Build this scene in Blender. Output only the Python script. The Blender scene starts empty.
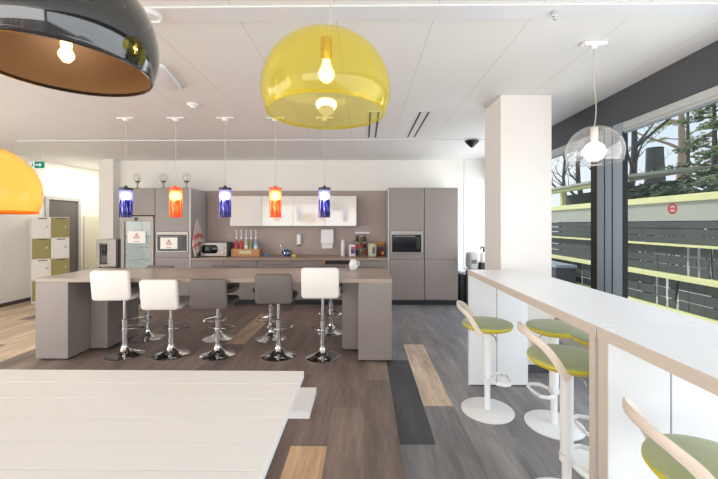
import bpy, bmesh, math, random
from math import sin, cos, pi, radians as R
from mathutils import Vector, Matrix
random.seed(7)
SC = bpy.context.scene
COL = SC.collection

# ------------------------------------------------------------------ materials
def lin(c):
    return tuple((v/255/12.92 if v/255 <= .04045 else ((v/255+.055)/1.055)**2.4) for v in c)

def _nt(name):
    m = bpy.data.materials.new(name); m.use_nodes = True
    nt = m.node_tree; nt.nodes.clear()
    return m, nt, nt.nodes, nt.links

def mat(name, rgb, rough=.5, metal=0., var=.05, scale=6., stretch=(1, 1, 1), bump=0., bscale=80., spec=.5, coat=0., sheen=0.):
    m, nt, N, L = _nt(name)
    out = N.new('ShaderNodeOutputMaterial'); b = N.new('ShaderNodeBsdfPrincipled')
    L.new(b.outputs[0], out.inputs[0])
    tc = N.new('ShaderNodeTexCoord'); mp = N.new('ShaderNodeMapping'); mp.inputs['Scale'].default_value = stretch
    nz = N.new('ShaderNodeTexNoise'); nz.inputs['Scale'].default_value = scale; nz.inputs['Detail'].default_value = 4
    L.new(tc.outputs['Object'], mp.inputs[0]); L.new(mp.outputs[0], nz.inputs['Vector'])
    mx = N.new('ShaderNodeMix'); mx.data_type = 'RGBA'
    c = lin(rgb)
    mx.inputs[6].default_value = tuple(max(0, v*(1-var)) for v in c)+(1,)
    mx.inputs[7].default_value = tuple(min(1, v*(1+var)) for v in c)+(1,)
    L.new(nz.outputs[0], mx.inputs[0]); L.new(mx.outputs[2], b.inputs['Base Color'])
    b.inputs['Roughness'].default_value = rough; b.inputs['Metallic'].default_value = metal
    b.inputs['Specular IOR Level'].default_value = spec; b.inputs['Coat Weight'].default_value = coat
    b.inputs['Coat Roughness'].default_value = .05
    if sheen: b.inputs['Sheen Weight'].default_value = sheen
    if bump:
        n2 = N.new('ShaderNodeTexNoise'); n2.inputs['Scale'].default_value = bscale
        L.new(mp.outputs[0], n2.inputs['Vector'])
        bp = N.new('ShaderNodeBump'); bp.inputs['Strength'].default_value = bump; bp.inputs['Distance'].default_value = .01
        L.new(n2.outputs[0], bp.inputs['Height']); L.new(bp.outputs[0], b.inputs['Normal'])
    return m

def emis(name, rgb, s):
    m, nt, N, L = _nt(name)
    out = N.new('ShaderNodeOutputMaterial'); e = N.new('ShaderNodeEmission')
    e.inputs[0].default_value = lin(rgb)+(1,); e.inputs[1].default_value = s
    L.new(e.outputs[0], out.inputs[0]); return m

def glass(name, rgb, ior=1.45, diff=0., gl=1.0):
    """thin transparent sheet: tinted transmission, fresnel gloss and a little scatter"""
    m, nt, N, L = _nt(name)
    out = N.new('ShaderNodeOutputMaterial')
    t = N.new('ShaderNodeBsdfTransparent'); t.inputs[0].default_value = tuple(rgb)+(1,)
    g = N.new('ShaderNodeBsdfGlossy'); g.inputs['Roughness'].default_value = .03
    d = N.new('ShaderNodeBsdfTranslucent'); d.inputs[0].default_value = tuple(rgb)+(1,)
    m1 = N.new('ShaderNodeMixShader'); m1.inputs[0].default_value = diff
    L.new(t.outputs[0], m1.inputs[1]); L.new(d.outputs[0], m1.inputs[2])
    f = N.new('ShaderNodeLayerWeight'); f.inputs[0].default_value = .5
    pw = N.new('ShaderNodeMath'); pw.operation = 'POWER'; pw.inputs[1].default_value = 4.; L.new(f.outputs['Facing'], pw.inputs[0])
    mu = N.new('ShaderNodeMath'); mu.operation = 'MULTIPLY_ADD'; mu.inputs[1].default_value = .55*gl; mu.inputs[2].default_value = .035*gl
    L.new(pw.outputs[0], mu.inputs[0])
    m2 = N.new('ShaderNodeMixShader'); L.new(mu.outputs[0], m2.inputs[0])
    L.new(m1.outputs[0], m2.inputs[1]); L.new(g.outputs[0], m2.inputs[2]); L.new(m2.outputs[0], out.inputs[0])
    return m

def streak_glass(name, dark, clear):
    """blown glass with vertical coloured streaks"""
    m, nt, N, L = _nt(name)
    out = N.new('ShaderNodeOutputMaterial')
    tc = N.new('ShaderNodeTexCoord'); mp = N.new('ShaderNodeMapping'); mp.inputs['Scale'].default_value = (34, 34, 2.6)
    nz = N.new('ShaderNodeTexNoise'); nz.inputs['Scale'].default_value = 1.6; nz.inputs['Detail'].default_value = 2; nz.inputs['Distortion'].default_value = .8
    L.new(tc.outputs['Object'], mp.inputs[0]); L.new(mp.outputs[0], nz.inputs['Vector'])
    rp = N.new('ShaderNodeValToRGB')
    rp.color_ramp.elements[0].position = .52; rp.color_ramp.elements[0].color = lin(dark)+(1,)
    rp.color_ramp.elements[1].position = .6; rp.color_ramp.elements[1].color = lin(clear)+(1,)
    L.new(nz.outputs[0], rp.inputs[0])
    sp = N.new('ShaderNodeSeparateXYZ'); L.new(tc.outputs['Object'], sp.inputs[0])      # the upper third of the tube is plain, the streaks start below it
    up = N.new('ShaderNodeMapRange'); up.inputs[1].default_value = .215; up.inputs[2].default_value = .225; L.new(sp.outputs[2], up.inputs[0])
    mxc = N.new('ShaderNodeMix'); mxc.data_type = 'RGBA'; L.new(up.outputs[0], mxc.inputs[0]); L.new(rp.outputs[0], mxc.inputs[6]); mxc.inputs[7].default_value = tuple(.55*a+.45*b for a, b in zip(lin(dark), lin(clear)))+(1,)
    t = N.new('ShaderNodeBsdfTransparent'); d = N.new('ShaderNodeBsdfTranslucent'); p = N.new('ShaderNodeBsdfPrincipled')
    p.inputs['Roughness'].default_value = .08
    for s in (t.inputs[0], d.inputs[0], p.inputs['Base Color']): L.new(mxc.outputs[2], s)
    m1 = N.new('ShaderNodeMixShader'); m1.inputs[0].default_value = .25
    L.new(t.outputs[0], m1.inputs[1]); L.new(d.outputs[0], m1.inputs[2])
    m2 = N.new('ShaderNodeMixShader'); m2.inputs[0].default_value = .22
    L.new(m1.outputs[0], m2.inputs[1]); L.new(p.outputs[0], m2.inputs[2]); L.new(m2.outputs[0], out.inputs[0])
    return m

def floor_mat():
    m, nt, N, L = _nt('vinyl_planks')
    out = N.new('ShaderNodeOutputMaterial'); b = N.new('ShaderNodeBsdfPrincipled'); L.new(b.outputs[0], out.inputs[0])
    at = N.new('ShaderNodeAttribute'); at.attribute_name = 'plank'
    tc = N.new('ShaderNodeTexCoord'); mp = N.new('ShaderNodeMapping'); mp.inputs['Scale'].default_value = (26, 2.2, 1)
    nz = N.new('ShaderNodeTexNoise'); nz.inputs['Scale'].default_value = 1.5; nz.inputs['Detail'].default_value = 6; nz.inputs['Roughness'].default_value = .62
    L.new(tc.outputs['Object'], mp.inputs[0]); L.new(mp.outputs[0], nz.inputs['Vector'])
    mp2 = N.new('ShaderNodeMapping'); mp2.inputs['Scale'].default_value = (7, 1.1, 1)
    n2 = N.new('ShaderNodeTexNoise'); n2.inputs['Scale'].default_value = 1.3; n2.inputs['Detail'].default_value = 3
    L.new(tc.outputs['Object'], mp2.inputs[0]); L.new(mp2.outputs[0], n2.inputs['Vector'])
    r1 = N.new('ShaderNodeMapRange'); r1.inputs[1].default_value = .3; r1.inputs[2].default_value = .7; r1.inputs[3].default_value = .9; r1.inputs[4].default_value = 1.3
    L.new(nz.outputs[0], r1.inputs[0])
    r2 = N.new('ShaderNodeMapRange'); r2.inputs[1].default_value = .3; r2.inputs[2].default_value = .7; r2.inputs[3].default_value = .86; r2.inputs[4].default_value = 1.42
    L.new(n2.outputs[0], r2.inputs[0])
    mu = N.new('ShaderNodeMath'); mu.operation = 'MULTIPLY'; L.new(r1.outputs[0], mu.inputs[0]); L.new(r2.outputs[0], mu.inputs[1])
    vm = N.new('ShaderNodeVectorMath'); vm.operation = 'SCALE'
    L.new(at.outputs['Color'], vm.inputs[0]); L.new(mu.outputs[0], vm.inputs['Scale'])
    L.new(vm.outputs[0], b.inputs['Base Color'])
    b.inputs['Roughness'].default_value = .42; b.inputs['Specular IOR Level'].default_value = .45
    bp = N.new('ShaderNodeBump'); bp.inputs['Strength'].default_value = .12; bp.inputs['Distance'].default_value = .004
    L.new(nz.outputs[0], bp.inputs['Height']); L.new(bp.outputs[0], b.inputs['Normal'])
    return m

def ceiling_mat():
    m, nt, N, L = _nt('ceiling_panels')
    out = N.new('ShaderNodeOutputMaterial'); b = N.new('ShaderNodeBsdfPrincipled'); L.new(b.outputs[0], out.inputs[0])
    tc = N.new('ShaderNodeTexCoord'); sp = N.new('ShaderNodeSeparateXYZ'); L.new(tc.outputs['Object'], sp.inputs[0])
    a = N.new('ShaderNodeMath'); a.operation = 'MULTIPLY_ADD'; a.inputs[1].default_value = 1/.64; a.inputs[2].default_value = 50-1.1/.64+.5
    L.new(sp.outputs[0], a.inputs[0])
    fr = N.new('ShaderNodeMath'); fr.operation = 'FRACT'; L.new(a.outputs[0], fr.inputs[0])
    su = N.new('ShaderNodeMath'); su.operation = 'SUBTRACT'; su.inputs[1].default_value = .5; L.new(fr.outputs[0], su.inputs[0])
    ab = N.new('ShaderNodeMath'); ab.operation = 'ABSOLUTE'; L.new(su.outputs[0], ab.inputs[0])
    lt = N.new('ShaderNodeMath'); lt.operation = 'LESS_THAN'; lt.inputs[1].default_value = .008; L.new(ab.outputs[0], lt.inputs[0])
    mx = N.new('ShaderNodeMix'); mx.data_type = 'RGBA'; L.new(lt.outputs[0], mx.inputs[0])
    mx.inputs[6].default_value = lin((236, 235, 232))+(1,); mx.inputs[7].default_value = lin((221, 219, 216))+(1,)
    L.new(mx.outputs[2], b.inputs['Base Color']); b.inputs['Roughness'].default_value = .6
    return m

M = {}
M['floor'] = floor_mat(); M['ceiling'] = ceiling_mat()
M['wall'] = mat('white_wall_paint', (238, 236, 230), .7, var=.015, bump=.03)
M['column'] = mat('white_column_paint', (229, 224, 219), .6, var=.01, bump=.02)
M['cream'] = mat('cream_panel', (226, 222, 206), .6, var=.02)
M['dark_band'] = mat('charcoal_cladding', (74, 76, 82), .55, var=.05)
M['post'] = mat('slate_grey_metal', (148, 160, 170), .4, var=.05, spec=.5)
M['black_frame'] = mat('black_frame', (26, 28, 32), .4)
M['alu'] = mat('pale_aluminium', (190, 193, 192), .35, metal=.25, var=.03)
M['taupe'] = mat('taupe_laminate', (141, 132, 127), .38, var=.03, scale=3, spec=.5)
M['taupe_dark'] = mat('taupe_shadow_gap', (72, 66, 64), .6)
M['plinth'] = mat('black_plinth', (34, 33, 34), .5)
M['splash'] = mat('taupe_splash_panel', (172, 156, 148), .45, var=.03, scale=3)
M['worktop'] = mat('brown_worktop', (168, 146, 130), .35, var=.12, scale=4, stretch=(1, 9, 9))
M['worktop_island'] = mat('island_top_reflection_tint', (164, 149, 136), .3, var=.08, scale=3, stretch=(.6, 5, 5))  # taupe top browned: the warm reflection is put into its colour
M['wood'] = mat('warm_wood', (190, 140, 92), .5, var=.2, scale=5, stretch=(1, 8, 8))
M['birch'] = mat('birch_edge', (206, 193, 180), .5, var=.06, scale=6, stretch=(2, 2, 14))
M['white_lam'] = mat('white_laminate', (231, 232, 234), .3, var=.01)
M['gloss_white'] = mat('high_gloss_white', (226, 222, 214), .08, var=.01, coat=.6)
M['white_paint'] = mat('white_painted_boards', (227, 226, 225), .42, var=.025, scale=5, stretch=(1, 12, 4), bump=.02)
M['white_metal'] = mat('white_powder_coat', (240, 240, 240), .35, var=.01)
M['chrome'] = mat('chrome', (225, 225, 226), .07, metal=1., var=.02)
M['steel'] = mat('brushed_steel', (166, 160, 154), .42, metal=.4, var=.06, scale=9, stretch=(1, 1, 20))
M['fridge_steel'] = mat('fridge_frame_steel', (152, 144, 136), .42, metal=.25, var=.04)
M['backing_white'] = mat('white_slot_backing', (248, 248, 246), .8, var=.03)
M['white_leather'] = mat('white_leatherette', (236, 232, 226), .45, var=.03, bump=.08, bscale=140)
M['grey_leather'] = mat('grey_leatherette', (104, 96, 92), .45, var=.05, bump=.08, bscale=140)
M['green'] = mat('olive_green_fabric', (158, 166, 114), .5, var=.06, scale=40, bump=.1, bscale=300, sheen=.3)
M['lime'] = mat('lime_shell', (206, 190, 48), .4, var=.05)
M['rail'] = mat('pale_beige_band', (226, 212, 198), .4, var=.03)
M['olive'] = mat('olive_locker_door', (160, 150, 92), .5, var=.04)
M['locker_white'] = mat('white_locker_door', (238, 236, 228), .45, var=.02)
M['black'] = mat('black_plastic', (24, 23, 24), .4)
M['dark_glass'] = mat('black_oven_glass', (20, 23, 28), .1, var=.1, spec=.3)
M['grey_door'] = mat('dark_grey_door', (98, 94, 94), .5, var=.05)
M['lamp_black'] = mat('gloss_black_shade', (24, 23, 22), .06, coat=1., var=.05)
M['lamp_copper'] = mat('copper_lacquer_inside', (142, 108, 74), .4, metal=.25, var=.05)
M['yellow_glass'] = glass('yellow_acrylic', (.98, .94, .57), diff=.06, gl=.8)
M['orange_glass'] = glass('orange_acrylic', (1., .80, .42), diff=.30, gl=.9)
M['orange_rim'] = glass('orange_acrylic_rim', (1., .52, .18), diff=.5)
M['clear_glass'] = glass('clear_acrylic', (.95, .95, .95), diff=.03, gl=1.3)
M['pane'] = glass('window_pane', (.96, .98, .97), gl=.35)
M['bottle_glass'] = glass('pale_bottle_glass', (.75, .85, .8), diff=.3)
M['fridge_glass'] = glass('fridge_door_glass', (.93, .95, .93), diff=.1)
M['blue_streak'] = streak_glass('blue_streaked_glass', (40, 34, 112), (226, 226, 250))
M['orange_streak'] = streak_glass('orange_streaked_glass', (222, 112, 56), (255, 226, 196))
M['bulb_warm'] = emis('warm_bulb', (255, 224, 170), 14)
M['bulb_amber'] = emis('amber_bulb', (255, 206, 140), 4.5)
M['bulb_yellow'] = emis('soft_warm_bulb', (255, 232, 180), 6)
M['bulb_white'] = emis('opal_bulb', (255, 240, 222), 9)
M['bulb_cool'] = emis('cool_bulb', (238, 236, 255), 40)
M['bulb_orange'] = emis('bulb_in_orange', (255, 232, 190), 36)
M['brass'] = mat('brass_holder', (196, 160, 70), .3, metal=.8)
M['red'] = mat('red_print', (190, 58, 56), .5)
M['paper'] = mat('white_paper', (244, 242, 238), .7, var=.01)
M['exit_green'] = emis('exit_sign_green', (30, 140, 110), 1.0)
M['exit_white'] = emis('exit_sign_white', (240, 246, 242), .9)
M['cloth'] = mat('white_tea_towel', (216, 194, 188), .9, var=.04)
M['cloth_red'] = mat('red_towel_weave', (198, 110, 102), .9, var=.2, scale=60)
M['blue'] = mat('blue_plastic', (58, 120, 172), .4)
M['navy'] = mat('navy_enamel', (48, 72, 128), .3)
M['yellow'] = mat('yellow_sponge', (222, 200, 90), .9)
M['pink'] = mat('pink_print', (214, 70, 120), .5)
M['leaf'] = mat('herb_leaf', (92, 122, 60), .7, var=.3, scale=30)
M['mint'] = mat('pale_green_tin', (196, 208, 180), .4)
M['wine'] = mat('dark_red_glass', (92, 22, 34), .15)
M['orange_box'] = mat('orange_carton', (206, 140, 60), .6)
M['syrup_red'] = mat('red_label', (196, 60, 60), .4); M['syrup_cream'] = mat('cream_label', (206, 196, 160), .4)
M['syrup_green'] = mat('green_label', (120, 150, 96), .4); M['syrup_orange'] = mat('orange_label', (196, 96, 56), .4); M['syrup_blue'] = mat('pale_blue_label', (150, 170, 200), .4)
M['grey_bag'] = mat('pale_grey_plastic', (178, 180, 176), .5, var=.1)
M['bag'] = mat('white_bin_liner', (214, 224, 232), .35, var=.06, bump=.3, bscale=25)
M['fence'] = mat('weathered_boards', (80, 84, 82), .8, var=.25, scale=3, stretch=(8, 1, 10))
M['fascia'] = mat('pale_grey_fascia', (176, 176, 162), .7, var=.08, scale=2)
M['rail_yellow'] = mat('sunlit_yellow_board', (230, 227, 166), .7, var=.08)  # sunlight on the fence rails is painted in as this yellow
M['bark'] = mat('grey_bark', (78, 74, 70), .9, var=.3, scale=10, bump=.4, bscale=20)
M['bark_light'] = mat('pale_bark', (150, 132, 112), .9, var=.25, scale=10, bump=.4, bscale=20)
M['stump'] = mat('dark_ivy_bark', (84, 86, 82), .95, var=.35, scale=8, bump=.5, bscale=15)
M['needle'] = mat('evergreen_leaf', (98, 114, 74), .8, var=.4, scale=4)
M['needle_light'] = mat('yellow_green_leaf', (150, 158, 76), .8, var=.3, scale=4)
M['shrub'] = mat('dark_shrub_leaf', (70, 84, 60), .85, var=.4, scale=4)
M['ground'] = mat('outside_paving', (206, 203, 194), .9, var=.1)
M['cord'] = mat('grey_flex', (186, 182, 172), .5)
M['lamp_cream'] = mat('warm_lamp_metal', (214, 206, 196), .4)

# ------------------------------------------------------------------ mesh builder
class MB:
    def __init__(s): s.bm = bmesh.new(); s.mi = 0
    def box(s, x0, x1, y0, y1, z0, z1, bev=0., seg=1, mtx=None):
        x0, x1 = min(x0, x1), max(x0, x1); y0, y1 = min(y0, y1), max(y0, y1); z0, z1 = min(z0, z1), max(z0, z1)
        r = bmesh.ops.create_cube(s.bm, size=1.)
        vs = r['verts']
        for v in vs:
            v.co = Vector((x0+(v.co.x+.5)*(x1-x0), y0+(v.co.y+.5)*(y1-y0), z0+(v.co.z+.5)*(z1-z0)))
        if bev > 0:
            es = list({e for v in vs for e in v.link_edges})
            b = bmesh.ops.bevel(s.bm, geom=es, offset=bev, segments=seg, profile=.5, affect='EDGES', clamp_overlap=True)
            vs = list({v for f in b['faces'] for v in f.verts} | {v for v in vs if v.is_valid})
        fs = {f for v in vs for f in v.link_faces}
        for f in fs: f.material_index = s.mi
        if mtx is not None: bmesh.ops.transform(s.bm, matrix=mtx, verts=vs)
        return s
    def rings(s, rings, cap0=True, cap1=True, closed=False):
        bm = s.bm; VV = [[bm.verts.new(p) for p in r] for r in rings]; n = len(VV[0])
        pairs = list(zip(VV, VV[1:])) + ([(VV[-1], VV[0])] if closed else [])
        for a, b in pairs:
            for i in range(n):
                j = (i+1) % n
                f = bm.faces.new((a[i], a[j], b[j], b[i])); f.material_index = s.mi
        if not closed:
            if cap0: f = bm.faces.new(list(reversed(VV[0]))); f.material_index = s.mi
            if cap1: f = bm.faces.new(VV[-1]); f.material_index = s.mi
        return s
    def lathe(s, prof, seg=24, c=(0, 0, 0), cap0=True, cap1=True, closed=False):
        return s.rings([[(c[0]+r*cos(2*pi*i/seg), c[1]+r*sin(2*pi*i/seg), c[2]+z) for i in range(seg)] for r, z in prof], cap0, cap1, closed)
    def cyl(s, c, r, h, seg=20, r1=None):
        return s.lathe([(r, 0), (r if r1 is None else r1, h)], seg, c)
    def ell(s, c, rx, ry, rz, seg=16, nr=8):
        return s.rings([[(c[0]+rx*sin(pi*k/nr)*cos(2*pi*i/seg), c[1]+ry*sin(pi*k/nr)*sin(2*pi*i/seg), c[2]-rz*cos(pi*k/nr)) for i in range(seg)] for k in range(1, nr)])
    def tube(s, pts, r, seg=8, closed=False, flat=None):
        pts = [Vector(p) for p in pts]; n = len(pts); rs = r if isinstance(r, (list, tuple)) else [r]*n
        out = []; up = None
        for i, p in enumerate(pts):
            if closed: t = pts[(i+1) % n]-pts[i-1]
            else: t = pts[min(i+1, n-1)]-pts[max(i-1, 0)]
            t.normalize()
            if flat is not None:
                b = Vector((0, 0, 1)); a = t.cross(b)
                a = a.normalized() if a.length > 1e-5 else Vector((1, 0, 0)); b = a.cross(t).normalized()
                w, hh = flat
                out.append([p+a*w*cos(2*pi*k/seg+pi/seg)+b*hh*sin(2*pi*k/seg+pi/seg) for k in range(seg)])
            else:
                if up is None: up = t.orthogonal().normalized()
                a = (up-t*up.dot(t)).normalized(); up = a; b = t.cross(a)
                out.append([p+(a*cos(2*pi*k/seg)+b*sin(2*pi*k/seg))*rs[i] for k in range(seg)])
        return s.rings(out, closed=closed)
    def slab(s, w, d, t, r, bev=.01, mtx=None, n=5):
        def rr(w, d, r):
            o = []
            for cx, cy, a0 in ((w/2-r, d/2-r, 0), (-w/2+r, d/2-r, 90), (-w/2+r, -d/2+r, 180), (w/2-r, -d/2+r, 270)):
                for i in range(n+1): a = R(a0+90*i/n); o.append((cx+r*cos(a), cy+r*sin(a)))
            return o
        rg = []
        for ins, z in ((bev, 0), (bev*.3, bev*.3), (0, bev), (0, t-bev), (bev*.3, t-bev*.3), (bev, t)):
            rg.append([Vector((x, y, z)) for x, y in rr(w-2*ins, d-2*ins, max(.001, r-ins))])
        if mtx is not None: rg = [[mtx @ p for p in q] for q in rg]
        return s.rings(rg)
    def prism(s, poly, axis, a0, a1):
        def P(u, v, a): return {'x': (a, u, v), 'y': (u, a, v), 'z': (u, v, a)}[axis]
        return s.rings([[P(u, v, a0) for u, v in poly], [P(u, v, a1) for u, v in poly]])
    def obj(s, name, m, parent=None, loc=None, ang=28):
        bmesh.ops.recalc_face_normals(s.bm, faces=s.bm.faces[:])
        me = bpy.data.meshes.new(name); s.bm.to_mesh(me); s.bm.free()
        for k in (m if isinstance(m, (list, tuple)) else [m]): me.materials.append(M[k])
        for p in me.polygons: p.use_smooth = True
        me.set_sharp_from_angle(angle=R(ang))
        o = bpy.data.objects.new(name, me); COL.objects.link(o)
        if parent is not None: o.parent = parent
        if loc is not None: o.location = loc
        return o

def tag(o, label=None, cat=None, group=None, kind=None):
    if label: o['label'] = label
    if cat: o['category'] = cat
    if group: o['group'] = group
    if kind: o['kind'] = kind
    return o
def thing(name, label, cat, loc=(0, 0, 0), rz=0., group=None):
    o = bpy.data.objects.new(name, None); COL.objects.link(o); o.empty_display_size = .1
    o.location = loc; o.rotation_euler = (0, 0, rz)
    return tag(o, label, cat, group)
def struct(name, mb, m, parent=None):
    o = mb.obj(name, m, parent)
    if parent is None: o['kind'] = 'structure'
    return o
def kids(o): return [c for c in bpy.data.objects if c.parent == o]
def copy_tree(o, parent=None):
    c = o.copy(); COL.objects.link(c)
    if parent is not None: c.parent = parent
    for ch in kids(o): copy_tree(ch, c)
    return c
def B(*a, **k): return MB().box(*a, **k)

CEIL = 2.90
# ------------------------------------------------------------------ setting
def build_floor():
    W, LN = .255, 1.552
    cols = {-31+i: None for i in range(60)}
    start = {1: 2.498, 2: 3.03, -2: 2.474, -1: 2.988, 0: 3.53, -7: 4.564, -3: 2.1}
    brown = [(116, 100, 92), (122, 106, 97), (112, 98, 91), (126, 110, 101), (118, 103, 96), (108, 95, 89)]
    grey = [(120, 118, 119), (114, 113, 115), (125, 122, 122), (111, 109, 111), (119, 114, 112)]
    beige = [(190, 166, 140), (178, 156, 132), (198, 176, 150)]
    bm = bmesh.new(); lay = bm.loops.layers.float_color.new('plank')
    rng = random.Random(11)
    for k in range(-32, 12):
        x0 = k*W; x1 = x0+W; off = start.get(k, rng.uniform(0, LN)); y = off-LN*math.ceil((off+8.2)/LN)
        while y < 9.5:
            y0 = max(y, -8.2); y1 = min(y+LN, 9.4)
            if y1 > y0+.001:
                u = rng.random()
                if x0 < -4.2: c = rng.choice(beige) if u < .75 else rng.choice(brown)  # warm light on the far left is put into the planks as beige
                elif x0 > .2: c = rng.choice(grey) if u < .94 else rng.choice(grey[4:]+brown[3:4])  # cool daylight towards the window is put into the planks as grey
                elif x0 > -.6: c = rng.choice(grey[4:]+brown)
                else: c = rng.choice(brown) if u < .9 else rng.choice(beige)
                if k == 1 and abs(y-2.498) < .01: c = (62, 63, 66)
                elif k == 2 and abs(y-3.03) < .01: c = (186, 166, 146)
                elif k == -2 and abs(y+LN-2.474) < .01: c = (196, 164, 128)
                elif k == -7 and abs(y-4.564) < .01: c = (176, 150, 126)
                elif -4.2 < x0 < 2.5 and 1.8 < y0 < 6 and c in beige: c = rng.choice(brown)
                g = .0012
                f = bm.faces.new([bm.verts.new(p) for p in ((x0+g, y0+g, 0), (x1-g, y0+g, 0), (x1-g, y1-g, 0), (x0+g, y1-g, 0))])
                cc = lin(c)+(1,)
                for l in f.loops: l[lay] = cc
            y += LN
    # the base under the planks shows as fine joints, lightened to imitate bevel highlights
    f = bm.faces.new([bm.verts.new(p) for p in ((-8.2, -8.2, -.0015), (3.1, -8.2, -.0015), (3.1, 9.4, -.0015), (-8.2, 9.4, -.0015))])
    for l in f.loops: l[lay] = lin((124, 113, 106))+(1,)
    f = bm.faces.new([bm.verts.new(p) for p in ((-8.2, -8.2, -.2), (-8.2, 9.4, -.2), (3.1, 9.4, -.2), (3.1, -8.2, -.2))])
    for l in f.loops: l[lay] = lin((70, 62, 58))+(1,)
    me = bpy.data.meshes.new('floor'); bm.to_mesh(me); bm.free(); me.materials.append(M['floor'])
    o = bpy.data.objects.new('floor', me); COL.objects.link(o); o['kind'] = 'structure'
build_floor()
struct('ceiling', B(-6.9, 2.75, -8.2, 9.4, CEIL, CEIL+.1), 'ceiling')
struct('trim_1', B(-6.75, 2.62, 2.18, 2.335, CEIL-.012, CEIL-.0005, bev=.004), 'white_lam')
struct('trim_2', B(-5.6, 2.62, 5.66, 5.70, CEIL-.012, CEIL-.0005, bev=.003), 'white_lam')
struct('wall_left', B(-6.9, -6.75, 4.2, 9.4, 0, CEIL), 'wall')
struct('wall_hall', B(-6.75, -5.5, 9.25, 9.4, 0, CEIL), 'wall')
struct('wall_back', B(-5.5, 2.62, 7.5, 7.65, 0, CEIL), 'wall')
struct('wall_corridor', B(-5.65, -5.5, 7.5, 9.25, 0, CEIL), 'wall')
struct('wall_rear', B(-6.9, 2.75, -8.35, -8.2, 0, CEIL), 'wall')
struct('wall_entrance', B(-6.9, -6.75, -8.2, -3.4, 0, CEIL), 'wall')
struct('wall_pier', B(-5.43, -5.2, 7.3, 7.499, 0, CEIL), 'wall')
struct('trim_4', B(-6.749, -6.7, 8.45, 9.24, 0, 1.74, bev=.004), 'cream')
struct('trim_5', B(2.11, 2.14, 7.485, 7.4995, 0, CEIL), 'white_lam')
struct('baseboard_left', B(-6.749, -6.735, 4.2, 7.4, 0, .07), 'taupe_dark')
struct('column_window', B(1.432, 1.96, 3.725, 4.22, 0, CEIL-.0005, bev=.004), 'column')
struct('baseboard_column', MB().box(1.42, 1.972, 3.713, 3.7245, 0, .085).box(1.42, 1.4315, 3.7245, 4.23, 0, .085), 'dark_band')
# exterior wall with the long window
struct('wall_window_head', B(2.60, 2.75, -8.2, 7.5, 2.575, CEIL), 'dark_band')
struct('wall_window_sill', B(2.60, 2.75, -8.2, 7.5, 0, .25), 'wall')
struct('wall_window_post', MB().box(2.6, 2.66, 3.614, 3.99, .2505, 2.574), 'post')
struct('trim_6', MB().box(2.594, 2.5995, 3.74, 3.75, 0, 2.574).box(2.594, 2.5995, 3.86, 3.868, 0, 2.574), 'black_frame')
def window(name, y0, y1, black_low):
    fr = MB()
    fr.box(2.605, 2.66, y0, y1, 2.50, 2.5745, bev=.006).box(2.615, 2.66, y0, y1, 2.478, 2.4995); fr.box(2.605, 2.66, y0, y1, .2505, .31)
    f = fr.obj(name, 'alu'); f['kind'] = 'structure'
    MB().box(2.632, 2.638, y0+.012, y1-.012, .31, 2.478).obj('window_pane', 'pane', f)
    MB().box(2.61, 2.655, y0, y0+.0118, .31, 2.478).box(2.61, 2.655, y1-.0118, y1, .31, 2.478).obj('window_stile', 'black_frame', f)
    MB().box(2.622, 2.648, y0+.012, y1-.012, 2.462, 2.4775).obj('window_gasket', 'post', f)
    return f
window('window_1', -8.19, 3.6135, False)
w2 = window('window_2', 4.1, 7.49, True)
struct('trim_7', B(2.60, 2.66, 3.9905, 4.0995, .2505, 2.574), 'black_frame')
# hall door in the left wall
def hall_door():
    d = B(-6.749, -6.735, 7.49, 8.27, 0, 2.08).obj('door_1', 'grey_door'); d['kind'] = 'structure'
    fr = MB().box(-6.749, -6.71, 7.42, 7.49, 0, 2.0795).box(-6.749, -6.71, 8.27, 8.34, 0, 2.0795).box(-6.749, -6.71, 7.42, 8.34, 2.08, 2.15)
    fr.obj('door_frame', 'alu', d)
    MB().tube([(-6.735, 7.58, 1.02), (-6.69, 7.58, 1.02), (-6.69, 7.70, 1.02)], .01).obj('door_handle', 'steel', d)
hall_door()

# ------------------------------------------------------------------ window daylight and added fill lights
def area(name, loc, rot, sx, sy, e, col):
    l = bpy.data.lights.new(name, 'AREA'); l.shape = 'RECTANGLE'; l.size = sx; l.size_y = sy; l.energy = e; l.color = col
    o = bpy.data.objects.new(name, l); COL.objects.link(o); o.location = loc; o.rotation_euler = rot; return o
area('fill_light_rear', (-2.0, -8.1, 1.45), (R(90), 0, 0), 8.6, 2.6, 285, (.97, .985, 1.))  # added fill lamp behind the camera, in front of a closed wall
area('fill_light_left', (-6.8, 0.2, 1.45), (R(90), 0, R(-90)), 7., 2.5, 215, (1., .98, .94))  # added fill lamp out of view, standing for an invented window
area('daylight_right_window', (2.61, -2.6, 1.4), (R(90), 0, R(90)), 10.0, 2.2, 175, (.90, .95, 1.))
area('daylight_corner_window', (2.59, 6.25, 1.4), (R(90), 0, R(90)), 2.3, 2.2, 45, (.90, .95, 1.))
area('fill_light_hall', (-6.15, 8.2, CEIL-.02), (0, 0, 0), .5, 1.4, 20, (1., .95, .85))  # added lamp without a fitting, brightens the hall
def point(name, loc, e, col, r=.04):
    l = bpy.data.lights.new(name, 'POINT'); l.energy = e; l.color = col; l.shadow_soft_size = r
    o = bpy.data.objects.new(name, l); COL.objects.link(o); o.location = loc; return o

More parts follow.
